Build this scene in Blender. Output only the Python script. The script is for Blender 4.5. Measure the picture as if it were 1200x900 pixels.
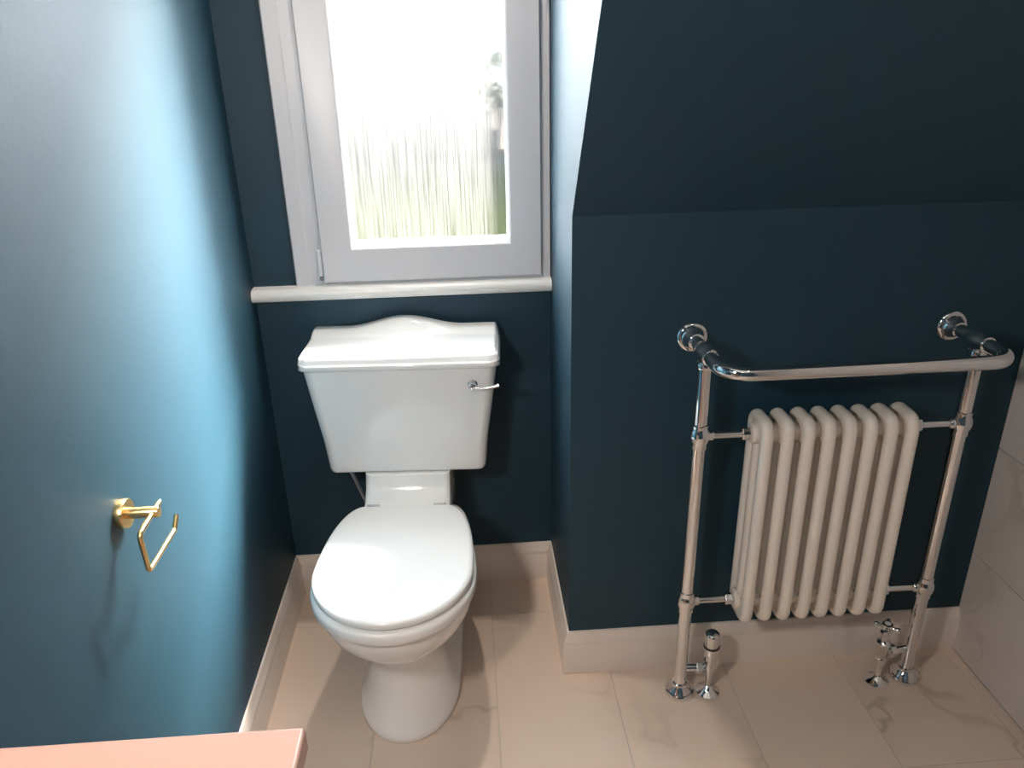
import bpy, bmesh, math, random
from mathutils import Vector, Matrix

random.seed(4)
for o in list(bpy.data.objects):
    bpy.data.objects.remove(o, do_unlink=True)
scene = bpy.context.scene
COL = scene.collection
PI = math.pi

# ------------------------------------------------------------------ camera
cam_data = bpy.data.cameras.new('camera')
cam = bpy.data.objects.new('camera', cam_data)
COL.objects.link(cam)
yaw, pitch, roll = -0.0563, 0.3996, -0.0244
fwd = Vector((-math.sin(yaw) * math.cos(pitch), math.cos(yaw) * math.cos(pitch), -math.sin(pitch)))
rt = fwd.cross(Vector((0, 0, 1))).normalized()
up = rt.cross(fwd)
R_ = math.cos(roll) * rt + math.sin(roll) * up
U_ = -math.sin(roll) * rt + math.cos(roll) * up
M4 = Matrix((R_, U_, -fwd)).transposed().to_4x4()
M4.translation = Vector((0.3778, -1.5933, 1.5102))
cam.matrix_world = M4
cam_data.sensor_fit = 'HORIZONTAL'
cam_data.sensor_width = 36
cam_data.lens = 902.4 / 1200 * 36
cam_data.clip_start = 0.02
scene.camera = cam

# ------------------------------------------------------------------ light
world = bpy.data.worlds.new('overcast_sky')
scene.world = world
world.use_nodes = True
bg = world.node_tree.nodes['Background']
bg.inputs[0].default_value = (0.86, 0.94, 1.0, 1)
bg.inputs[1].default_value = 34.0

sun_d = bpy.data.lights.new('sun', 'SUN')
sun_d.energy = 470.0
sun_d.angle = math.radians(20)
sun_d.color = (1.0, 0.93, 0.84)
sun = bpy.data.objects.new('sun', sun_d)
COL.objects.link(sun)
SUN_DIR = Vector((-1.0, -1.2, -1.5)).normalized()      # comes in through the window, steeply
sun.rotation_euler = SUN_DIR.to_track_quat('-Z', 'Y').to_euler()
sun.location = (0, 4, 8)

# sampling aid at the window opening (a portal gives off no light of its own)
pd = bpy.data.lights.new('window_portal', 'AREA')
pd.shape = 'RECTANGLE'; pd.size = 0.42; pd.size_y = 1.14
pd.cycles.is_portal = True
po = bpy.data.objects.new('window_portal', pd)
COL.objects.link(po)
po.location = (0.29, 0.44, 1.63)
po.rotation_euler = (-math.pi / 2, 0, 0)

scene.cycles.caustics_reflective = False

vs = scene.view_settings
vs.view_transform = 'Standard'
vs.look = 'None'
vs.gamma = 1.0
vs.use_curve_mapping = False
vs.exposure = 0.0

# ------------------------------------------------------------------ room measures (metres)
XL = -0.1826      # left wall
XA = 0.6008       # right side of the window alcove
XW = 1.6547       # tiled right wall
YB = 0.4117       # window wall
ZS = 1.2062       # where the sloping ceiling starts on the radiator wall (y = 0)
SL = 1.245        # rise of the slope per metre towards the camera
ZC = 2.45         # flat ceiling
YF = -2.5         # wall behind the camera
HB = 0.1278       # skirting height
YC = -(ZC - ZS) / SL


# ------------------------------------------------------------------ helpers
def tag(o, label=None, cat=None, group=None, kind=None):
    if label: o['label'] = label
    if cat: o['category'] = cat
    if group: o['group'] = group
    if kind: o['kind'] = kind
    return o


def empty(name, loc=(0, 0, 0), rz=0.0):
    o = bpy.data.objects.new(name, None)
    o.empty_display_size = 0.05
    COL.objects.link(o)
    o.location = loc
    o.rotation_euler = (0, 0, rz)
    return o


class MB:
    """collects shapes and links them as ONE mesh object"""
    def __init__(self):
        self.v, self.f = [], []

    def add(self, vs_, fs_):
        b = len(self.v)
        self.v += [tuple(p) for p in vs_]
        self.f += [tuple(i + b for i in f) for f in fs_]
        return self

    def box(self, x0, x1, y0, y1, z0, z1):
        return self.add([(x0, y0, z0), (x1, y0, z0), (x1, y1, z0), (x0, y1, z0),
                         (x0, y0, z1), (x1, y0, z1), (x1, y1, z1), (x0, y1, z1)],
                        [(0, 3, 2, 1), (4, 5, 6, 7), (0, 1, 5, 4), (1, 2, 6, 5), (2, 3, 7, 6), (3, 0, 4, 7)])

    def prism(self, poly, axis, a, b):
        """polygon in the two other axes (in x,y,z order) pulled along axis from a to b"""
        n = len(poly)
        def pt(p, t):
            if axis == 0: return (t, p[0], p[1])
            if axis == 1: return (p[0], t, p[1])
            return (p[0], p[1], t)
        vs_ = [pt(p, a) for p in poly] + [pt(p, b) for p in poly]
        fs_ = [tuple(range(n - 1, -1, -1)), tuple(range(n, 2 * n))]
        fs_ += [(i, (i + 1) % n, n + (i + 1) % n, n + i) for i in range(n)]
        return self.add(vs_, fs_)

    def loft(self, rings, cap0=True, cap1=True, closed=False):
        n = len(rings[0])
        vs_ = [p for r in rings for p in r]
        fs_ = []
        m = len(rings)
        for k in range(m if closed else m - 1):
            a, b = k * n, ((k + 1) % m) * n
            for i in range(n):
                j = (i + 1) % n
                fs_.append((a + i, a + j, b + j, b + i))
        if not closed:
            if cap0: fs_.append(tuple(range(n - 1, -1, -1)))
            if cap1: fs_.append(tuple(range((m - 1) * n, m * n)))
        return self.add(vs_, fs_)

    def lathe(self, prof, origin, axis, seg=32):
        """prof = [(radius, distance along axis)]"""
        ax = Vector(axis).normalized()
        s = ax.orthogonal().normalized()
        t = ax.cross(s)
        o = Vector(origin)
        rings = []
        for r, h in prof:
            rings.append([o + ax * h + (s * math.cos(2 * PI * i / seg) + t * math.sin(2 * PI * i / seg)) * max(r, 1e-5)
                          for i in range(seg)])
        return self.loft(rings)

    def tube(self, path, r, seg=20, closed=False, rs=None):
        P = [Vector(p) for p in path]
        n = len(P)
        rings, prev = [], None
        for i in range(n):
            if closed: d = (P[(i + 1) % n] - P[i - 1])
            elif i == 0: d = P[1] - P[0]
            elif i == n - 1: d = P[-1] - P[-2]
            else: d = (P[i + 1] - P[i]).normalized() + (P[i] - P[i - 1]).normalized()
            d.normalize()
            if prev is None: s = d.orthogonal().normalized()
            else: s = (prev - d * prev.dot(d)).normalized()
            prev = s
            t = d.cross(s)
            rr = rs[i] if rs else r
            rings.append([P[i] + (s * math.cos(2 * PI * k / seg) + t * math.sin(2 * PI * k / seg)) * rr for k in range(seg)])
        return self.loft(rings, closed=closed)

    def build(self, name, mat, parent=None, smooth=35, bevel=0, segs=2, subsurf=0):
        me = bpy.data.meshes.new(name)
        me.from_pydata(self.v, [], self.f)
        bm = bmesh.new(); bm.from_mesh(me)
        bmesh.ops.recalc_face_normals(bm, faces=bm.faces[:])
        bm.to_mesh(me); bm.free()
        if mat: me.materials.append(mat)
        if smooth:
            me.shade_smooth()
            me.set_sharp_from_angle(angle=math.radians(smooth))
        o = bpy.data.objects.new(name, me)
        COL.objects.link(o)
        if parent: o.parent = parent
        if bevel:
            b = o.modifiers.new('bevel', 'BEVEL')
            b.width = bevel; b.segments = segs; b.limit_method = 'ANGLE'; b.angle_limit = math.radians(40)
            b.harden_normals = False
        if subsurf:
            s = o.modifiers.new('subsurf', 'SUBSURF'); s.levels = subsurf; s.render_levels = subsurf
        return o


def fillet(pts, rad, n=8):
    """round the inner corners of an open polyline"""
    P = [Vector(p) for p in pts]
    out = [P[0]]
    for i in range(1, len(P) - 1):
        a = (P[i - 1] - P[i]); b = (P[i + 1] - P[i])
        la, lb = a.length, b.length
        a.normalize(); b.normalize()
        ang = a.angle(b)
        d = min(rad / math.tan(ang / 2), la * .49, lb * .49)
        r = d * math.tan(ang / 2)
        c = P[i] + (a + b).normalized() * (r / math.sin(ang / 2))
        s, e = P[i] + a * d - c, P[i] + b * d - c
        tot = s.angle(e)
        e2 = (e - s * (e.dot(s) / s.dot(s))).normalized() * s.length
        for k in range(n + 1):
            t = tot * k / n
            out.append(c + s * math.cos(t) + e2 * math.sin(t))
    out.append(P[-1])
    return out


def sstep(a, b, x):
    t = min(1, max(0, (x - a) / (b - a)))
    return t * t * (3 - 2 * t)


# ------------------------------------------------------------------ materials
def new_mat(name):
    m = bpy.data.materials.new(name)
    m.use_nodes = True
    nt = m.node_tree
    return m, nt, nt.nodes['Principled BSDF']


def N(nt, typ, **kw):
    n = nt.nodes.new(typ)
    for k, v in kw.items():
        if k.startswith('i_'):
            key = k[2:]
            n.inputs[int(key) if key.isdigit() else key.replace('_', ' ')].default_value = v
        else: setattr(n, k, v)
    return n


def plain(name, col, rough, metal=0.0, bump=0.0, bscale=80, coat=0.0, var=0.0):
    m, nt, p = new_mat(name)
    p.inputs['Base Color'].default_value = (*col, 1)
    p.inputs['Roughness'].default_value = rough
    p.inputs['Metallic'].default_value = metal
    p.inputs['Coat Weight'].default_value = coat
    p.inputs['Coat Roughness'].default_value = 0.04
    tc = N(nt, 'ShaderNodeTexCoord')
    if bump or var:
        nz = N(nt, 'ShaderNodeTexNoise', i_Scale=bscale, i_Detail=4.0)
        nt.links.new(tc.outputs['Object'], nz.inputs['Vector'])
    if bump:
        b = N(nt, 'ShaderNodeBump', i_Strength=bump, i_Distance=0.002)
        nt.links.new(nz.outputs['Fac'], b.inputs['Height'])
        nt.links.new(b.outputs['Normal'], p.inputs['Normal'])
    if var:
        rmp = N(nt, 'ShaderNodeMapRange', i_3=rough - var, i_4=rough + var)
        nt.links.new(nz.outputs['Fac'], rmp.inputs['Value'])
        nt.links.new(rmp.outputs[0], p.inputs['Roughness'])
    return m


PAINT = plain('teal_paint', (0.005, 0.0365, 0.0595), 0.58, bump=0.10, bscale=140)
PAINT.node_tree.nodes['Principled BSDF'].inputs['Specular IOR Level'].default_value = 0.5
CEIL = plain('white_ceiling_paint', (0.82, 0.81, 0.79), 0.7)
GLOSSWHITE = plain('white_gloss_woodwork', (0.80, 0.79, 0.77), 0.28, bump=0.05, bscale=60)
SKIRT = plain('cream_gloss_skirting', (0.79, 0.70, 0.63), 0.28, bump=0.05, bscale=60)
UPVC = plain('white_upvc', (0.68, 0.68, 0.71), 0.32)
PORC = plain('white_porcelain', (0.86, 0.86, 0.85), 0.10, coat=0.4)
SEATM = plain('white_seat_plastic', (0.86, 0.86, 0.85), 0.2)
CHROME = plain('chrome', (0.80, 0.79, 0.79), 0.07, metal=1.0)
BRASS = plain('brushed_brass', (0.80, 0.58, 0.27), 0.27, metal=1.0, bump=0.1, bscale=300)
RADW = plain('radiator_enamel', (0.83, 0.75, 0.67), 0.3)
PINK = plain('blush_pink_top', (0.46, 0.27, 0.22), 0.35)
CAB = plain('blush_pink_cabinet', (0.56, 0.33, 0.27), 0.4)
BLACK = plain('black_rubber', (0.015, 0.015, 0.015), 0.5)
GROUT = plain('pale_grout', (0.55, 0.50, 0.45), 0.85, bump=0.2)
HOSE = plain('braided_hose', (0.45, 0.45, 0.46), 0.35, metal=0.8, bump=0.4, bscale=500)
BASIN = PORC


def marble(name, base, vein, rough, vscale=1.0, strength=0.75):
    m, nt, p = new_mat(name)
    tc = N(nt, 'ShaderNodeTexCoord')
    oi = N(nt, 'ShaderNodeObjectInfo')
    mul = N(nt, 'ShaderNodeVectorMath', operation='SCALE')
    mul.inputs[0].default_value = (37.0, 53.0, 71.0)
    nt.links.new(oi.outputs['Random'], mul.inputs['Scale'])
    add = N(nt, 'ShaderNodeVectorMath', operation='ADD')
    nt.links.new(tc.outputs['Object'], add.inputs[0]); nt.links.new(mul.outputs[0], add.inputs[1])
    # big soft warp
    wz = N(nt, 'ShaderNodeTexNoise', i_Scale=2.2 * vscale, i_Detail=4.0, i_Roughness=0.55)
    nt.links.new(add.outputs[0], wz.inputs['Vector'])
    sc = N(nt, 'ShaderNodeVectorMath', operation='SCALE', i_Scale=0.5)
    nt.links.new(wz.outputs['Color'], sc.inputs[0])
    ad2 = N(nt, 'ShaderNodeVectorMath', operation='ADD')
    nt.links.new(add.outputs[0], ad2.inputs[0]); nt.links.new(sc.outputs[0], ad2.inputs[1])
    ns = N(nt, 'ShaderNodeTexNoise', i_Scale=2.4 * vscale, i_Detail=3.0, i_Roughness=0.5)
    nt.links.new(ad2.outputs[0], ns.inputs['Vector'])
    # ridge = 1-|2n-1| narrow
    s1 = N(nt, 'ShaderNodeMath', operation='SUBTRACT'); s1.inputs[1].default_value = 0.5
    nt.links.new(ns.outputs['Fac'], s1.inputs[0])
    ab = N(nt, 'ShaderNodeMath', operation='ABSOLUTE'); nt.links.new(s1.outputs[0], ab.inputs[0])
    ridge = N(nt, 'ShaderNodeMapRange'); ridge.inputs[1].default_value = 0.0; ridge.inputs[2].default_value = 0.014
    ridge.inputs[3].default_value = 1.0; ridge.inputs[4].default_value = 0.0
    nt.links.new(ab.outputs[0], ridge.inputs[0])
    # break veins up
    msk = N(nt, 'ShaderNodeTexNoise', i_Scale=3.1 * vscale, i_Detail=2.0)
    nt.links.new(add.outputs[0], msk.inputs['Vector'])
    mm = N(nt, 'ShaderNodeMapRange'); mm.inputs[1].default_value = 0.45; mm.inputs[2].default_value = 0.65
    nt.links.new(msk.outputs['Fac'], mm.inputs[0])
    vm = N(nt, 'ShaderNodeMath', operation='MULTIPLY'); nt.links.new(ridge.outputs[0], vm.inputs[0]); nt.links.new(mm.outputs[0], vm.inputs[1])
    vs2 = N(nt, 'ShaderNodeMath', operation='MULTIPLY'); vs2.inputs[1].default_value = strength
    nt.links.new(vm.outputs[0], vs2.inputs[0])
    # soft clouds
    cl = N(nt, 'ShaderNodeMapRange'); cl.inputs[1].default_value = 0.0; cl.inputs[2].default_value = 0.10
    cl.inputs[3].default_value = 0.35; cl.inputs[4].default_value = 0.0
    nt.links.new(ab.outputs[0], cl.inputs[0])
    cm = N(nt, 'ShaderNodeMath', operation='MULTIPLY'); nt.links.new(cl.outputs[0], cm.inputs[0]); nt.links.new(mm.outputs[0], cm.inputs[1])
    mx1 = N(nt, 'ShaderNodeMix', data_type='RGBA')
    mx1.inputs[6].default_value = (*base, 1); mx1.inputs[7].default_value = (base[0] * .82, base[1] * .78, base[2] * .74, 1)
    nt.links.new(cm.outputs[0], mx1.inputs[0])
    mx2 = N(nt, 'ShaderNodeMix', data_type='RGBA'); mx2.inputs[7].default_value = (*vein, 1)
    nt.links.new(mx1.outputs[2], mx2.inputs[6]); nt.links.new(vs2.outputs[0], mx2.inputs[0])
    nt.links.new(mx2.outputs[2], p.inputs['Base Color'])
    p.inputs['Roughness'].default_value = rough
    return m


FLOORM = marble('cream_marble_tile', (0.75, 0.60, 0.49), (0.40, 0.32, 0.25), 0.16, vscale=.8, strength=.7)
WALLM = marble('white_marble_tile', (0.68, 0.62, 0.59), (0.40, 0.38, 0.34), 0.14, vscale=.8, strength=.45)


def glass_material():
    m, nt, p = new_mat('rain_streaked_glass')
    nt.nodes.remove(p)
    out = nt.nodes['Material Output']
    tc = N(nt, 'ShaderNodeTexCoord')
    mp = N(nt, 'ShaderNodeMapping'); mp.inputs['Scale'].default_value = (260, 1, 5)
    nt.links.new(tc.outputs['Object'], mp.inputs['Vector'])
    st = N(nt, 'ShaderNodeTexNoise', i_Scale=1.0, i_Detail=5.0, i_Roughness=0.6)
    nt.links.new(mp.outputs[0], st.inputs['Vector'])
    mp2 = N(nt, 'ShaderNodeMapping'); mp2.inputs['Scale'].default_value = (90, 1, 60)
    nt.links.new(tc.outputs['Object'], mp2.inputs['Vector'])
    dr = N(nt, 'ShaderNodeTexNoise', i_Scale=1.0, i_Detail=3.0)
    nt.links.new(mp2.outputs[0], dr.inputs['Vector'])
    mixh = N(nt, 'ShaderNodeMath', operation='MULTIPLY_ADD'); mixh.inputs[1].default_value = 0.4
    nt.links.new(dr.outputs['Fac'], mixh.inputs[0]); nt.links.new(st.outputs['Fac'], mixh.inputs[2])
    bp = N(nt, 'ShaderNodeBump', i_Strength=0.035, i_Distance=0.002)
    nt.links.new(mixh.outputs[0], bp.inputs['Height'])
    rf = N(nt, 'ShaderNodeBsdfRefraction'); rf.inputs['Roughness'].default_value = 0.10; rf.inputs['IOR'].default_value = 1.3
    nt.links.new(bp.outputs[0], rf.inputs['Normal'])
    tl = N(nt, 'ShaderNodeBsdfTranslucent'); tl.inputs['Color'].default_value = (0.93, 0.95, 0.95, 1)
    tr = N(nt, 'ShaderNodeBsdfTransparent'); tr.inputs['Color'].default_value = (0.97, 0.98, 0.98, 1)
    fac = N(nt, 'ShaderNodeMapRange'); fac.inputs[1].default_value = 0.35; fac.inputs[2].default_value = 0.7
    fac.inputs[3].default_value = 0.005; fac.inputs[4].default_value = 0.018
    nt.links.new(st.outputs['Fac'], fac.inputs[0])
    m1 = N(nt, 'ShaderNodeMixShader'); nt.links.new(fac.outputs[0], m1.inputs[0])
    nt.links.new(rf.outputs[0], m1.inputs[1]); nt.links.new(tl.outputs[0], m1.inputs[2])
    m2 = N(nt, 'ShaderNodeMixShader'); m2.inputs[0].default_value = 0.42
    nt.links.new(m1.outputs[0], m2.inputs[1]); nt.links.new(tr.outputs[0], m2.inputs[2])
    nt.links.new(m2.outputs[0], out.inputs[0])
    return m


GLASS = glass_material()

# ------------------------------------------------------------------ room shell
fl = MB().box(XL - .1, XW + .15, YF - .1, YB + .15, -.06, -.0015).build('floor', GROUT, smooth=0)
tag(fl, 'cream marble tiled bathroom floor with long narrow tiles', 'floor', kind='structure')
TX, TY = 0.305, 0.61
x_first = 0.405 - 2 * TX
tile_mesh = None
for ix in range(-0, 7):
    for iy in range(-4, 2):
        x0 = x_first + ix * TX; y0 = -0.372 + iy * TY
        xa, xb = max(x0, XL) + .001, min(x0 + TX, XW) - .001
        ya, yb = max(y0, YF) + .001, min(y0 + TY, YB) - .001
        if xb - xa < .01 or yb - ya < .01: continue
        full = abs((xb - xa) - (TX - .002)) < 1e-6 and abs((yb - ya) - (TY - .002)) < 1e-6
        cx, cy = (xa + xb) / 2, (ya + yb) / 2
        if full and tile_mesh:
            t = bpy.data.objects.new('floor_tile', tile_mesh); COL.objects.link(t); t.parent = fl
        else:
            hx, hy = (xb - xa) / 2, (yb - ya) / 2
            e = .0012
            mb = MB().loft([[(-hx, -hy, -.003), (hx, -hy, -.003), (hx, hy, -.003), (-hx, hy, -.003)],
                            [(-hx, -hy, -e * .6), (hx, -hy, -e * .6), (hx, hy, -e * .6), (-hx, hy, -e * .6)],
                            [(-hx + e, -hy + e, 0), (hx - e, -hy + e, 0), (hx - e, hy - e, 0), (-hx + e, hy - e, 0)]])
            t = mb.build('floor_tile', FLOORM, fl, smooth=0)
            if full: tile_mesh = t.data
        t.location = (cx, cy, 0)

tag(MB().box(XL - .1, XL, YF - .1, YB + .15, -.06, ZC + .05).build('wall_left', PAINT, smooth=0),
    'teal blue painted side wall carrying the brass roll holder', 'wall', kind='structure')

WX0, WX1, WZ0, WZ1 = -0.069, XA, 0.965, 2.32       # window opening
wb = MB()
wb.box(XL, WX0, YB, YB + .15, -.06, ZC + .05)
wb.box(WX0, XA + .15, YB, YB + .15, -.06, WZ0 - .02)
wb.box(WX0, XA + .15, YB, YB + .15, WZ1, ZC + .05)
wb.box(XA, XA + .15, YB, YB + .15, WZ0 - .02, WZ1)
tag(wb.build('wall_back', PAINT, smooth=0), 'dark blue painted window wall behind the toilet', 'wall', kind='structure')

poly = [(YB, -.06), (YB, ZC), (YC, ZC), (0, ZS), (0, -.06)]
tag(MB().prism(poly, 0, XA, XA + .08).build('wall_alcove', PAINT, smooth=0),
    'narrow teal return wall between window and radiator wall', 'wall', kind='structure')
tag(MB().box(XA + .08, XW + .15, 0, .1, -.06, ZS).build('wall_radiator', PAINT, smooth=0),
    'dark navy painted wall behind the towel radiator', 'wall', kind='structure')
tk = .08
slp = [(0, ZS), (YC, ZC), (YC + tk * 1.6, ZC), (tk * 1.6, ZS)]
tag(MB().prism(slp, 0, XA + .08, XW + .15).build('ceiling_slope', PAINT, smooth=0),
    'dark blue painted sloping ceiling above the towel radiator', 'ceiling', kind='structure')
tag(MB().box(XL - .1, XW + .15, YF - .1, YB + .15, ZC, ZC + .06).build('ceiling', CEIL, smooth=0),
    'flat white painted ceiling', 'ceiling', kind='structure')
tag(MB().box(XL - .1, XW + .15, YF - .1, YF, -.06, ZC + .05).build('wall_front', PAINT, smooth=0),
    'teal painted wall facing the window', 'wall', kind='structure')
wr = MB().box(XW + .006, XW + .15, YF - .1, .1, -.06, ZC + .05).build('wall_right', GROUT, smooth=0)
tag(wr, 'white marble tiled wall right of the radiator', 'wall', kind='structure')


def clip(poly_, f):
    out = []
    for i in range(len(poly_)):
        a, b = poly_[i], poly_[(i + 1) % len(poly_)]
        fa, fb = f(a), f(b)
        if fa >= 0: out.append(a)
        if (fa >= 0) != (fb >= 0):
            t = fa / (fa - fb)
            out.append((a[0] + (b[0] - a[0]) * t, a[1] + (b[1] - a[1]) * t))
    return out


WTH, WTW = 0.3037, 0.61
for iz in range(9):
    for iy in range(5):
        ya = -(iy + 1) * WTW - 0.0 + .001; yb_ = -iy * WTW - .001
        ya = max(ya, YF + .001)
        za = iz * WTH + .001; zb = min((iz + 1) * WTH - .001, ZC - .001)
        if yb_ - ya < .02 or zb - za < .02: continue
        poly = [(ya, za), (yb_, za), (yb_, zb), (ya, zb)]
        poly = clip(poly, lambda q: (ZS - SL * q[0] - .002) - q[1])
        if len(poly) < 3: continue
        cy = sum(q[0] for q in poly) / len(poly); cz = sum(q[1] for q in poly) / len(poly)
        t = MB().prism([(q[0] - cy, q[1] - cz) for q in poly], 0, 0, .0065).build('wall_tile', WALLM, wr, smooth=0, bevel=.0008, segs=1)
        t.location = (XW, cy, cz)

# skirting boards: profile (distance from wall, height)
SKP = [(0, 0), (.016, 0), (.016, .088), (.0145, .091), (.0145, .095), (.0152, .098), (.013, .106), (.0095, .113), (.0075, .118), (.007, .1225), (.0045, .1265), (0, HB)]


# each run is cut square to a mitre by giving it its two ends inside the corners
def run(name, a, b, ma, mb_, label):
    """a,b wall points; ma/mb_ = slope of the mitre (+1 shortens with distance from wall, -1 lengthens, 0 square)"""
    A, B = Vector((*a, 0)), Vector((*b, 0))
    d = (B - A).normalized(); n = Vector((-d.y, d.x, 0))
    r0 = [tuple(A + n * t + d * t * ma + Vector((0, 0, z))) for t, z in SKP]
    r1 = [tuple(B + n * t - d * t * mb_ + Vector((0, 0, z))) for t, z in SKP]
    o = MB().loft([r0, r1]).build(name, SKIRT, smooth=30)
    return tag(o, label, 'skirting', kind='structure')


run('baseboard_left', (XL, YB), (XL, YF), 1, 1, 'white skirting board along the left teal wall')
run('baseboard_back', (XA, YB), (XL, YB), 1, 1, 'white skirting board on the window wall behind the toilet')
run('baseboard_alcove', (XA, 0), (XA, YB), -1, 1, 'short white skirting board on the alcove return wall')
run('baseboard_radiator', (XW, 0), (XA, 0), 0, -1, 'white skirting board under the towel radiator')

# ------------------------------------------------------------------ window
win = empty('window_1', (0, YB, WZ0))
tag(win, 'white plastic casement window with rain streaked glass', 'window', kind='structure')


def wbox(name, parts, mat, parent=win, bevel=.003, segs=2, smooth=30):
    mb = MB()
    for (x0, x1, y0, y1, z0, z1) in parts: mb.box(x0, x1, y0, y1, z0 - WZ0, z1 - WZ0)
    return mb.build(name, mat, parent, bevel=bevel, segs=segs, smooth=smooth)


def ring_frame(name, x0, x1, z0, z1, wl, wr_, wbm, wt, prof, mat, parent=win):
    """rectangular frame with a section: prof = [(fraction of width from outside, y)]"""
    rings = []
    z0 -= WZ0; z1 -= WZ0
    for f, y in prof:
        rings.append([(x0 + wl * f, y, z0 + wbm * f), (x1 - wr_ * f, y, z0 + wbm * f),
                      (x1 - wr_ * f, y, z1 - wt * f), (x0 + wl * f, y, z1 - wt * f)])
    return MB().loft(rings, closed=True).build(name, mat, parent, smooth=30)


# outer frame (proud of the wall by 4 mm), depth to y=+.07
ring_frame('outer_frame', WX0, WX1 - .0005, WZ0 - .002, WZ1, .085, .04, .03, .07,
           [(0, .07), (0, -.010), (.04, -.014), (.42, -.014), (.47, -.010), (1, -.010), (1, .07)], UPVC)
SX0, SX1, SZ0, SZ1 = 0.006, 0.5765, 0.981, 2.27
SWL, SWR, SWB, SWT = 0.083, 0.0865, 0.0925, 0.085
ring_frame('sash', SX0, SX1, SZ0, SZ1, SWL, SWR, SWB, SWT,
           [(0, .05), (0, -.020), (.04, -.024), (.90, -.0225), (.95, -.020), (1, -.013), (1, .05)], UPVC)
ring_frame('glazing_gasket', SX0 + SWL - .002, SX1 - SWR + .002, SZ0 + SWB - .002, SZ1 - SWT + .002, .005, .005, .005, .005,
           [(0, -.003), (0, -.0125), (.5, -.0135), (1, -.009), (1, -.003)], plain('gasket_white', (0.72, 0.72, 0.74), .5))
gl = MB().box(SX0 + SWL - .003, SX1 - SWR + .003, -.007, .001, SZ0 + SWB - .003 - WZ0, SZ1 - SWT + .003 - WZ0).build('glass_pane', GLASS, win, smooth=0)
# hinge cover at the lower left
hg = MB().lathe([(0, 0), (.006, .001), (.0065, .003), (.0065, .066), (.006, .069), (0, .070)], (-.001, -.022, 1.000 - WZ0), (0, 0, 1), 16)
hg.box(-.006, .012, -.018, -.004, 1.003 - WZ0, 1.066 - WZ0)
hg.build('hinge', UPVC, win)
MB().lathe([(0, 0), (.004, .001), (.004, .012), (0, .0125)], (-.001, -.022, .988 - WZ0), (0, 0, 1), 12).build('hinge_pin', CHROME, win)
hd = MB().box(.545, .570, -.034, -.024, 1.80 - WZ0, 1.87 - WZ0)
hd.tube(fillet([(.5575, -.034, 1.84 - WZ0), (.5575, -.06, 1.84 - WZ0), (.5575, -.06, 1.73 - WZ0)], .012), .009, 12)
hd.build('handle', UPVC, win, bevel=.002)
# inner window board with a bullnose
sp = [(.06, .938), (-.028, .938), (-.036, .940), (-.0415, .946), (-.0435, .954), (-.0420, .962), (-.037, .969), (-.028, .9725), (.06, .9735)]
MB().prism([(a, b - WZ0) for a, b in sp], 0, XL + .0005, XA - .0005).build('window_board', GLOSSWHITE, win, smooth=40)

# ------------------------------------------------------------------ outside (one storey below)
GZ = -2.6
def ground_material():
    m, nt, p = new_mat('garden_ground')
    tc = N(nt, 'ShaderNodeTexCoord')
    sx = N(nt, 'ShaderNodeSeparateXYZ'); nt.links.new(tc.outputs['Object'], sx.inputs[0])
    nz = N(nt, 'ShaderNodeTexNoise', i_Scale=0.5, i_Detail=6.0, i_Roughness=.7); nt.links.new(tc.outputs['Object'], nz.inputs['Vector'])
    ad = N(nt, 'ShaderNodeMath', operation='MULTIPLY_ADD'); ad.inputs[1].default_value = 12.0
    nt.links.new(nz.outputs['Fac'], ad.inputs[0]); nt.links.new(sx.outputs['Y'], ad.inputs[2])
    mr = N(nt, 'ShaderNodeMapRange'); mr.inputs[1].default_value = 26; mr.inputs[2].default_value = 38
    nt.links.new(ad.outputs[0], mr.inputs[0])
    mx = N(nt, 'ShaderNodeMix', data_type='RGBA')
    mx.inputs[6].default_value = (0.0015, 0.0020, 0.0006, 1)      # short dark grass
    mx.inputs[7].default_value = (0.0016, 0.0017, 0.0019, 1)      # wet dark gravel
    nt.links.new(mr.outputs[0], mx.inputs[0])
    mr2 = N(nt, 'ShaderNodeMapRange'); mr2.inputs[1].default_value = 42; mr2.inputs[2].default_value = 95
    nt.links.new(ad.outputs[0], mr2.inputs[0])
    mxb = N(nt, 'ShaderNodeMix', data_type='RGBA'); mxb.inputs[7].default_value = (0.0045, 0.0047, 0.0049, 1)   # bright haze towards the horizon painted into the ground colour
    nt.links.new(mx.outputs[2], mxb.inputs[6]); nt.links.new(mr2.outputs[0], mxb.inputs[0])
    nt.links.new(mxb.outputs[2], p.inputs['Base Color'])
    p.inputs['Roughness'].default_value = 1.0
    p.inputs['Specular IOR Level'].default_value = 0.0
    return m
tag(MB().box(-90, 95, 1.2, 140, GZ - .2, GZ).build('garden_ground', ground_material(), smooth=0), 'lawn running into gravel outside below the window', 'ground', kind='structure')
LEAF = plain('tree_leaves', (0.006, 0.009, 0.005), .9)
BARK = plain('tree_bark', (0.12, 0.09, 0.07), .9)
tr = empty('garden_tree', (2.5, 38, GZ))
tag(tr, 'leafy green tree standing outside beyond the lawn', 'tree')
MB().tube([(0, 0, 0), (.05, 0, 1.2), (0, .1, 2.6), (.1, 0, 4.0)], .15, 10, rs=[.2, .16, .13, .07]).build('trunk', BARK, tr)
lv = MB()
for k in range(900):
    th, ph, rr = random.uniform(0, 2 * PI), math.acos(random.uniform(-1, 1)), random.uniform(.55, 1) ** .6
    c = Vector((1.9 * rr * math.sin(ph) * math.cos(th), 1.9 * rr * math.sin(ph) * math.sin(th), 3.2 + 1.5 * rr * math.cos(ph)))
    a = Vector((random.gauss(0, 1), random.gauss(0, 1), random.gauss(0, 1))).normalized() * .26
    b = a.orthogonal().normalized() * .14
    lv.add([c - a, c + b, c + a, c - b], [(0, 1, 2, 3)])
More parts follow.
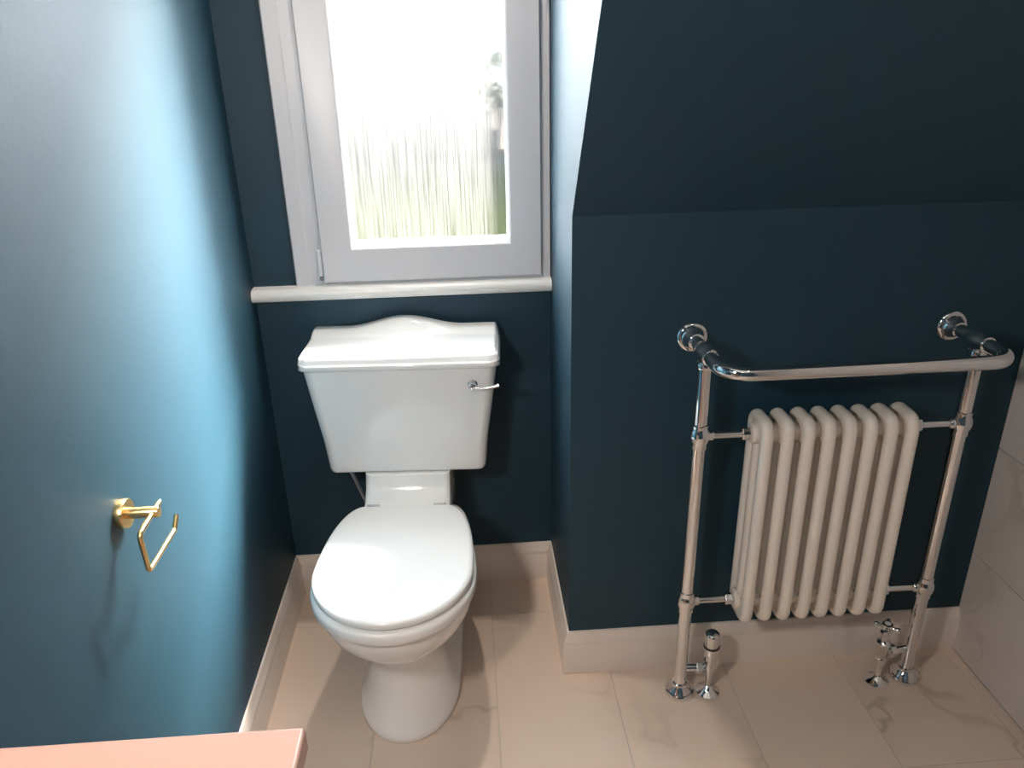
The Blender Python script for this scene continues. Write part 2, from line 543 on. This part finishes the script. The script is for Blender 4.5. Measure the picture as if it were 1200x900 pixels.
tag(lv.build('foliage', LEAF, tr, smooth=0), kind='stuff')

# ------------------------------------------------------------------ toilet
TO = empty('toilet', (0.2065, 0.397, 0), math.radians(-3.0))
tag(TO, 'white close coupled toilet with closed lid under the window', 'toilet')


def outline(hw, hwb, yc, yf, yb, n=64, pw=2.2):
    """egg outline: elliptical front, sides drawing in to a straight back edge; counter-clockwise"""
    pts = []
    h = n // 2
    for i in range(h):                                     # front half, from +x to -x through -y
        a = -PI * i / h
        pts.append((hw * math.cos(a), yc + (yc - yf) * math.sin(a)))
    q = n // 4
    for i in range(q):                                     # left side going back
        s = math.sin(PI / 2 * i / q)
        pts.append((-(hwb + (hw - hwb) * (1 - s ** pw) ** .5), yc + (yb - yc) * s))
    for i in range(q):
        s = math.sin(PI / 2 * (1 - i / q))
        pts.append(((hwb + (hw - hwb) * max(0, 1 - s ** pw) ** .5), yc + (yb - yc) * s))
    return pts


def ring_at(z, *a, **k):
    return [(x, y - .401, z) for x, y in outline(*a, **k)]


pan = MB()
rows = [(0.000, .126, .115, -.03, -.205, .27),
        (0.004, .128, .116, -.03, -.208, .27),
        (0.020, .128, .116, -.03, -.208, .27),
        (0.030, .123, .112, -.03, -.202, .27),
        (0.055, .113, .105, -.03, -.190, .27),
        (0.100, .102, .098, -.03, -.178, .27),
        (0.150, .095, .093, -.03, -.170, .27),
        (0.190, .096, .093, -.04, -.170, .27),
        (0.220, .104, .096, -.05, -.182, .27),
        (0.245, .118, .100, -.06, -.205, .27),
        (0.270, .136, .106, -.07, -.234, .27),
        (0.295, .152, .110, -.08, -.260, .27),
        (0.325, .167, .113, -.09, -.283, .26),
        (0.355, .176, .114, -.10, -.297, .25),
        (0.380, .180, .114, -.11, -.303, .24),
        (0.391, .180, .114, -.11, -.303, .235),
        (0.396, .176, .112, -.11, -.299, .23)]
pan.loft([ring_at(*r) for r in rows])
# shelf that carries the cistern
def rrect(hw, yf, yb, r, z, n=6):
    pts = []
    for (cx, cy, a0) in ((hw - r, yb - r, 0), (-hw + r, yb - r, PI / 2), (-hw + r, yf + r, PI), (hw - r, yf + r, 1.5 * PI)):
        for i in range(n + 1):
            a = a0 + PI / 2 * i / n
            pts.append((cx + r * math.cos(a), cy + r * math.sin(a) - .401, z))
    return pts
sh = [(.20, .095, .10, .375, .02), (.30, .105, .09, .382, .02), (.36, .112, .085, .386, .02), (.415, .113, .09, .388, .018),
      (.422, .113, .10, .388, .018), (.43, .1125, .135, .388, .018), (.445, .1125, .165, .388, .018), (.47, .112, .187, .388, .018), (.49, .112, .198, .388, .018), (.506, .112, .203, .388, .018)]
pan.loft([rrect(hw, yf, yb, r, z) for z, hw, yf, yb, r in sh])
pan.build('pan', PORC, TO, smooth=60)

def slab(z0, z1, hw, hwb, yc, yf, yb, name, mat, er=.008, lip=.004):
    rings = []
    T = z1 - z0
    seq = [(lip, z0), (0, z0 + lip), (0, z1 - er)]
    for i in range(1, 7):
        a = PI / 2 * i / 6
        seq.append((er * (1 - math.cos(a)) * 1.3, z1 - er + er * math.sin(a)))
    seq += [(.03, z1 + .0004), (.07, z1 + .0012), (.11, z1 + .0015)]
    for ins, z in seq:
        rings.append(ring_at(z, hw - ins, max(hwb - ins, .004), yc, yf + ins, yb - ins * .6))
    return MB().loft(rings).build(name, mat, TO, smooth=50)

# ring seat (with the hole hidden under the lid) and the lid
so = [ring_at(z, .1885 - i_, .105 - i_, -.118, -.321 + i_, .12 - i_) for i_, z in ((.003, .397), (0, .401), (0, .416), (.003, .423), (.009, .4265))]
si = [ring_at(z, .120 + i_, .06 + i_, -.118, -.250 - i_, .03 + i_) for i_, z in ((.007, .4265), (.002, .423), (0, .416), (0, .401), (.003, .397))]
MB().loft(so + si, closed=True).build('seat', SEATM, TO, smooth=50)
slab(.4295, .4500, .1825, .112, -.118, -.312, .148, 'lid', SEATM, er=.010)
for sx in (-1, 1):
    MB().lathe([(0, 0), (.011, .0), (.012, .002), (.012, .03), (.011, .032), (0, .032)], (sx * .086 - .016, .152 - .401, .436), (1, 0, 0), 18).build('hinge', CHROME, TO)

# cistern
ci = MB()
crow = [(.5065, .199, .225, .012), (.509, .204, .2195, .018), (.516, .208, .216, .024), (.53, .210, .2145, .028), (.60, .2165, .2125, .03), (.70, .2315, .2105, .03), (.795, .2445, .2085, .03), (.806, .2455, .2085, .03)]
ci.loft([rrect(hw, yf, .398, r, z) for z, hw, yf, r in crow])
ci.build('cistern', PORC, TO, smooth=60)
# cistern lid: a moulded grid with an ogee edge and a raised serpentine back
LHW, LYF, LYB = .2535, .199, .400
def lid_h(x, y):
    d = min((LHW - abs(x)) * 2.6, y - LYF)
    h = .820 + .016 * sstep(0.0, .012, d) + .010 * sstep(.014, .034, d)
    dr = (LYB - y)
    u = abs(x) / LHW
    hump = .5 * (1 + math.cos(PI * min(1, u / .62)))
    ridge = .012 + .026 * hump
    # ridge with concave front, falling off to the ends
    h += ridge * sstep(.068, .024, dr) * sstep(0, .009, LHW - abs(x))
    return h
nx, ny = 72, 44
def spread(t):                 # more points near both ends
    return .5 - .5 * math.cos(PI * t)
cr = .028
def roundc(x, y):
    dx, dy = LHW - abs(x), y - LYF
    if dx < cr and dy < cr:
        a, b = (cr - dx) / cr, (cr - dy) / cr
        m = max(a, b); L = math.hypot(a, b)
        if L > 1e-9: a, b = a * m / L, b * m / L
        x = math.copysign(LHW - cr + a * cr, x); y = LYF + cr - b * cr
    return x, y
V, F = [], []
for j in range(ny + 1):
    for i in range(nx + 1):
        x = -LHW + 2 * LHW * spread(i / nx); y = LYF + (LYB - LYF) * spread(j / ny)
        z = lid_h(x, y)
        x2, y2 = roundc(x, y)
        V.append((x2, y2 - .401, z))
for j in range(ny):
    for i in range(nx):
        a = j * (nx + 1) + i
        F.append((a, a + 1, a + nx + 2, a + nx + 1))
bd = [i for i in range(nx + 1)] + [(j + 1) * (nx + 1) - 1 for j in range(1, ny + 1)] + [ny * (nx + 1) + i for i in range(nx - 1, -1, -1)] + [j * (nx + 1) for j in range(ny - 1, 0, -1)]
prev = bd
cxy = (0, (LYF + LYB) / 2 - .401)
for ins, z in ((-.0018, .8165), (-.0018, .8105), (.0, .806), (.003, .8035), (.007, .8025)):
    cur = []
    for b in bd:
        x, y, _ = V[b]
        x -= math.copysign(min(abs(x), ins * (abs(x) > .2)), x) if ins > 0 else (math.copysign(ins, x) if abs(x) > LHW - cr - .001 else 0)
        if y < LYF - .401 + cr: y += ins
        zz = z if V[b][2] > 0 else z
        cur.append(len(V)); V.append((x, y, zz))
    for i in range(len(bd)):
        k = (i + 1) % len(bd)
        F.append((prev[i], cur[i], cur[k], prev[k]))
    prev = cur
F.append(tuple(prev))
MB().add(V, F).build('cistern_lid', PORC, TO, smooth=60)
# flush lever
lev = MB().lathe([(0, 0), (.013, 0), (.013, .003), (.0105, .006), (.0085, .010), (.0085, .018), (.006, .021), (0, .022)], (.183, -.401 + .2105, .757), (0, -1, 0), 24)
lev.build('lever_boss', CHROME, TO)
lp = [(.183, -.2075, .755), (.205, -.212, .754), (.228, -.214, .757), (.250, -.213, .762)]
MB().tube(lp, .004, 12, rs=[.0045, .0035, .004, .0055]).build('flush_lever', CHROME, TO)
# flexible water hose
MB().tube(fillet([(-.166, -.13, .52), (-.164, -.13, .49), (-.146, -.125, .43), (-.132, -.11, .37), (-.13, -.07, .30), (-.14, -.02, .26)], .03), .0058, 12).build('water_hose', HOSE, TO)

# ------------------------------------------------------------------ towel radiator
X1, X2, YP, ZT = .8727, 1.4693, -.1034, .930
Z1, Z2 = .2873, .7355
RR = .0155
XM = (X1 + X2) / 2
TR = empty('towel_radiator', (XM, YP, 0))
tag(TR, 'chrome towel rail with white column radiator on navy wall', 'radiator')
def T(p): return (p[0] - XM, p[1] - YP, p[2])
def tb(path, r, name, mat=CHROME, par=TR, seg=24, **k):
    return MB().tube([T(p) for p in path], r, seg, **k).build(name, mat, par, smooth=50)
def lt(prof, o, ax, name, mat=CHROME, par=TR, seg=32, smooth=40):
    return MB().lathe(prof, T(o), ax, seg).build(name, mat, par, smooth=smooth)

YR = -.226
rail = fillet([(X1, -.01, ZT), (X1, YR, ZT), (X2, YR, ZT), (X2, -.01, ZT)], .055, 14)
tb(rail, .0150, 'top_rail')
for X in (X1, X2):
    s = 1 if X == X1 else -1
    # wall rosette, arm collar
    lt([(0, 0), (.0345, 0), (.0350, .003), (.0330, .006), (.0285, .0085), (.0265, .0085), (.0235, .012), (.021, .020), (.0175, .027), (.0175, .034), (.015, .036)], (X, 0, ZT), (0, -1, 0), 'wall_rosette')
    lt([(.015, -.030), (.0178, -.029), (.0185, -.026), (.0185, -.020), (.0215, -.013), (.0228, 0), (.0215, .013), (.0185, .020), (.0185, .026), (.0178, .029), (.015, .030)], (X, YP, ZT), (0, -1, 0), 'rail_joint')
    lt([(.0155, 0), (.0182, .001), (.0188, .004), (.0188, .010), (.0180, .013), (.0165, .014)], (X, YP, ZT - .034), (0, 0, 1), 'rail_collar')
    # upright
    tb([(X, YP, .005), (X, YP, ZT - .01)], RR, 'upright')
    for Z in (Z1, Z2):
        lt([(RR, -.030), (.0180, -.029), (.0184, -.026), (.0180, -.020), (.0188, -.016), (.0215, -.010), (.0228, 0), (.0215, .010), (.0188, .016), (.0180, .020), (.0184, .026), (.0180, .029), (RR, .030)], (X, YP, Z), (0, 0, 1), 'joint')
        lt([(.0, .016), (.0125, .017), (.0125, .027), (.0108, .030), (.0085, .031), (.0085, .100)], (X, YP, Z), (s, 0, 0), 'connector')
        lt([(0, .094), (.0135, .094), (.0145, .096), (.0145, .110), (.0135, .112), (.0, .112)], (X, YP, Z), (s, 0, 0), 'hex_nut', seg=6, smooth=20)
    # floor flange
    lt([(0, .0), (.0365, .0), (.0372, .004), (.0372, .009), (.0350, .0125), (.0315, .0135), (.0295, .0165), (.0270, .021), (.0225, .026), (.0200, .029), (.0195, .034), (.0160, .036)], (X, YP, 0), (0, 0, 1), 'floor_flange')

# column sections
NSEC, PITCH, TRAD = 8, .0462, .0142
SY0, SY1 = -.157, -.050
SZB, SZT = .237, .783
def section_mesh():
    mb = MB()
    y0, y1, z0, z1 = SY0 + TRAD - YP, SY1 - TRAD - YP, SZB + TRAD, SZT - TRAD
    loop = []
    cr_ = .022
    for (cy, cz, a0) in ((y1 - cr_, z1 - cr_, 0), (y0 + cr_, z1 - cr_, PI / 2), (y0 + cr_, z0 + cr_, PI), (y1 - cr_, z0 + cr_, 1.5 * PI)):
        for i in range(8):
            a = a0 + PI / 2 * i / 7
            loop.append((0, cy + cr_ * math.cos(a), cz + cr_ * math.sin(a)))
    mb.tube(loop, TRAD, 18, closed=True)
    ym = (y0 + y1) / 2
    mb.tube([(0, ym, z0), (0, ym, z1)], TRAD, 16)
    # filled heads, top and bottom
    for zc, zz in ((Z2, z1), (Z1, z0)):
        za, zb = min(zc, zz) - (.016 if zc == Z2 else 0), max(zc, zz) + (.016 if zc == Z1 else 0)
        pr = [(-.0105, za), (.0105, za), (.0105, zb), (-.0105, zb)]
        mb.add([(x, y, z) for y in (y0, y1) for x, z in pr], [(3, 2, 1, 0), (4, 5, 6, 7), (0, 1, 5, 4), (1, 2, 6, 5), (2, 3, 7, 6), (3, 0, 4, 7)])
        mb.lathe([(.020, -PITCH / 2 - .0002), (.0225, -.0105), (.0225, .0105), (.020, PITCH / 2 + .0002)], (0, 0, zc), (1, 0, 0), 24)
    return mb.build('column_section', RADW, TR, smooth=50)
sec = section_mesh()
XS0 = XM - PITCH * (NSEC - 1) / 2
sec.location = (XS0 - XM, 0, 0)
for i in range(1, NSEC):
    c = sec.copy(); COL.objects.link(c); c.parent = TR
    c.location = (XS0 + PITCH * i - XM, 0, 0)
xe0, xe1 = XS0 - .012, XS0 + PITCH * (NSEC - 1) + .012
for Z in (Z1, Z2):
    for xx, s in ((xe0, -1), (xe1, 1)):
        lt([(0, 0), (.024, 0), (.024, .006), (.021, .008), (.017, .0115), (0, .012)], (xx, YP, Z), (s, 0, 0), 'end_bush', mat=RADW)

# lockshield valve by the left upright
VX, VY, VZ = .9455, -.108, .078
vt = [(X1, YP, VZ), (VX, VY, VZ)]
lv_ = MB()
lv_.lathe([(0.0073, 0.0000), (0.0073, 0.0688)], T((VX, VY, .004)), (0, 0, 1), 16)
lv_.lathe([(0.0000, 0.0622), (0.0113, 0.0633), (0.0119, 0.0688), (0.0119, 0.0755), (0.0153, 0.0777), (0.0153, 0.0999), (0.0169, 0.1043), (0.0192, 0.1332), (0.0192, 0.1454)], T((VX, VY, 0)), (0, 0, 1), 28)
lv_.build('lockshield_valve', CHROME, TR, smooth=40)
lt([(0.0194, 0.1443), (0.0203, 0.1454), (0.0203, 0.1482), (0.0194, 0.1493)], (VX, VY, 0), (0, 0, 1), 'seal_ring', BLACK)
lt([(0.0000, 0.1487), (0.0181, 0.1487), (0.0184, 0.1776), (0.0175, 0.1843), (0.0141, 0.1876), (0.0000, 0.1887)], (VX, VY, 0), (0, 0, 1), 'valve_cap')
tb([(X1 + .01, YP, VZ), (VX, VY, VZ)], .0095, 'valve_tail')
lt([(0.0000, 0.0000), (0.0158, 0.0000), (0.0169, 0.0022), (0.0169, 0.0144), (0.0158, 0.0167), (0.0000, 0.0167)], (X1 + .038, YP - .002, VZ), (1, -.05, 0), 'union_nut', seg=6, smooth=20)
lt([(0.0000, 0.0000), (0.0299, 0.0000), (0.0303, 0.0033), (0.0254, 0.0067), (0.0136, 0.0144), (0.0096, 0.0222), (0.0073, 0.0233)], (VX, VY, 0), (0, 0, 1), 'valve_rosette')
# crosshead valve by the right upright
VX, VY, VZ = 1.3905, -.112, .092
cv = MB()
cv.lathe([(0.0079, 0.0000), (0.0079, 0.0777)], T((VX, VY, .004)), (0, 0, 1), 16)
cv.lathe([(0.0000, 0.0644), (0.0130, 0.0666), (0.0141, 0.0710), (0.0141, 0.0777), (0.0119, 0.0810), (0.0156, 0.0855), (0.0156, 0.1199), (0.0169, 0.1221), (0.0169, 0.1265), (0.0124, 0.1299), (0.0096, 0.1376), (0.0096, 0.1487), (0.0136, 0.1532), (0.0136, 0.1576), (0.0096, 0.1621), (0.0085, 0.1665)], T((VX, VY, 0)), (0, 0, 1), 28)
cv.build('crosshead_valve', CHROME, TR, smooth=40)
hw_ = MB()
ang0 = math.radians(-35)
for k in range(4):
    a = ang0 + PI / 2 * k
    d = (math.cos(a), math.sin(a), 0)
    hw_.lathe([(0.0000, 0.0000), (0.0045, 0.0044), (0.0045, 0.0189), (0.0059, 0.0233), (0.0059, 0.0278), (0.0045, 0.0305), (0.0000, 0.0311)], T((VX, VY, .174)), d, 12)
hw_.lathe([(0.0000, 0.0000), (0.0102, 0.0011), (0.0130, 0.0067), (0.0133, 0.0133), (0.0119, 0.0178)], T((VX, VY, .165)), (0, 0, 1), 24)
hw_.build('cross_handle', CHROME, TR, smooth=40)
lt([(0.0119, 0.1826), (0.0124, 0.1837), (0.0113, 0.1851), (0.0081, 0.1854), (0.0079, 0.1837)], (VX, VY, 0), (0, 0, 1), 'cap_ring', BLACK)
lt([(0.0000, 0.1776), (0.0085, 0.1782), (0.0077, 0.1856), (0.0000, 0.1865)], (VX, VY, 0), (0, 0, 1), 'handle_cap', PORC)
tb([(X2 - .01, YP, VZ), (VX, VY, VZ)], .0095, 'valve_tail')
lt([(0.0000, 0.0000), (0.0156, 0.0000), (0.0169, 0.0022), (0.0169, 0.0144), (0.0156, 0.0167), (0.0000, 0.0167)], (X2 - .042, YP - .003, VZ), (-1, -.05, 0), 'union_nut', seg=6, smooth=20)
lt([(0.0000, 0.0000), (0.0299, 0.0000), (0.0303, 0.0033), (0.0254, 0.0067), (0.0136, 0.0122), (0.0096, 0.0178), (0.0079, 0.0189)], (VX, VY, 0), (0, 0, 1), 'valve_rosette')

# ------------------------------------------------------------------ brass roll holder on the left wall
HY, HZ = -.5218, .8675
RH = empty('toilet_roll_holder', (XL, HY, HZ))
tag(RH, 'empty brushed brass toilet roll holder on the teal wall', 'roll holder')
MB().lathe([(0, 0), (.0235, 0), (.0238, .001), (.0238, .0125), (.0228, .0138), (0, .0140)], (0, 0, 0), (1, 0, 0), 40).build('wall_plate', BRASS, RH, smooth=40)
MB().lathe([(0, .012), (.0092, .012), (.0092, .0600), (.0085, .0612), (0, .0614)], (0, 0, 0), (1, 0, 0), 28).build('post', BRASS, RH, smooth=40)
PX = .052
def h_(y, z): return (PX, y - HY, z - HZ)
wire = fillet([h_(-.4945, .8695), h_(-.582, .8645), h_(-.579, .797), h_(-.464, .796), h_(-.4455, .8135)], .008, 6)
MB().tube(wire, .0042, 14).build('hanging_loop', BRASS, RH, smooth=50)

# ------------------------------------------------------------------ vanity counter, lower left
VU = empty('vanity_unit', (XL, -.955, 0))
tag(VU, 'blush pink vanity counter against the teal wall', 'vanity')
def vbox(name, x0, x1, y0, y1, z0, z1, mat, par=VU, bevel=.003):
    return MB().box(x0 - XL, x1 - XL, y0 + .955, y1 + .955, z0, z1).build(name, mat, par, bevel=bevel, smooth=30)
vbox('countertop', XL + .001, .181, -1.62, -.955, .818, .85, PINK, bevel=.004)
vbox('cabinet_body', XL + .018, .135, -1.60, -1.0, .12, .817, CAB)
for k in range(2):
    y0 = -1.597 + k * .2985
    d = vbox('cabinet_door', .1355, .153, y0, y0 + .2955, .13, .805, CAB)
    MB().lathe([(0, 0), (.006, 0), (.006, .012), (.013, .016), (.013, .022), (0, .024)], (.153 - XL, (y0 + (.255 if k == 0 else .04)) + .955, .6), (1, 0, 0), 20).build('knob', BRASS, d)
vbox('plinth', XL + .03, .105, -1.58, -1.02, 0.0, .12, CAB)

# ------------------------------------------------------------------ ceiling downlights, added out of view as fill for the room
def downlight(x, y, watts, label):
    d = empty('added_downlight', (x, y, ZC))
    tag(d, label, 'downlight', 'added ceiling fill lights')
    MB().lathe([(.030, -.0005), (.045, -.0005), (.046, -.003), (.043, -.006), (.032, -.006), (.030, -.003)], (0, 0, 0), (0, 0, 1), 32).build('bezel', CHROME, d)
    m, nt, p = new_mat('lamp_lens')
    p.inputs['Emission Color'].default_value = (1, .78, .52, 1)
    p.inputs['Emission Strength'].default_value = 25
    MB().lathe([(0, -.0045), (.030, -.0045), (.030, -.001), (0, -.001)], (0, 0, 0), (0, 0, 1), 24).build('lens', m, d)
    ld = bpy.data.lights.new('added_fill_lamp', 'AREA')
    ld.shape = 'DISK'; ld.size = .06; ld.energy = watts; ld.color = (1.0, .90, .80); ld.spread = math.radians(140)
    lo = bpy.data.objects.new('added_fill_lamp', ld); COL.objects.link(lo); lo.parent = d; lo.location = (0, 0, -.012)
    return d
downlight(.28, .10, 6, 'added round chrome fill light, unseen over the toilet in the alcove')
downlight(1.05, -1.35, 1.5, 'added round chrome fill light, unseen, nearest the tiled wall')
downlight(.30, -1.9, 2, 'added round chrome fill light, unseen near the wall facing the window')

# ------------------------------------------------------------------ opal globe over the vanity, added unseen to brighten slope and radiator
WL = empty('added_wall_light', (XL, -1.25, 1.42))
tag(WL, 'added brass fill light with opal globe, unseen above the pink vanity', 'wall light')
MB().lathe([(0, 0), (.05, 0), (.05, .01), (.046, .014), (0, .015)], (0, 0, 0), (1, 0, 0), 32).build('wall_plate', BRASS, WL)
MB().tube(fillet([(.012, 0, 0), (.09, 0, 0), (.09, 0, .05)], .03), .008, 14).build('arm', BRASS, WL)
om, ont, op = new_mat('added_globe_glow')
op.inputs['Base Color'].default_value = (.9, .88, .82, 1)
op.inputs['Emission Color'].default_value = (1.0, .92, .84, 1)
op.inputs['Emission Strength'].default_value = 250
gp = [(.022, .05)] + [(.06 * math.sin(PI * (.12 + .88 * k / 16)), .112 - .06 * math.cos(PI * (.12 + .88 * k / 16))) for k in range(17)]
MB().lathe(gp, (.09, 0, 0), (0, 0, 1), 32).build('globe_shade', om, WL, smooth=80)
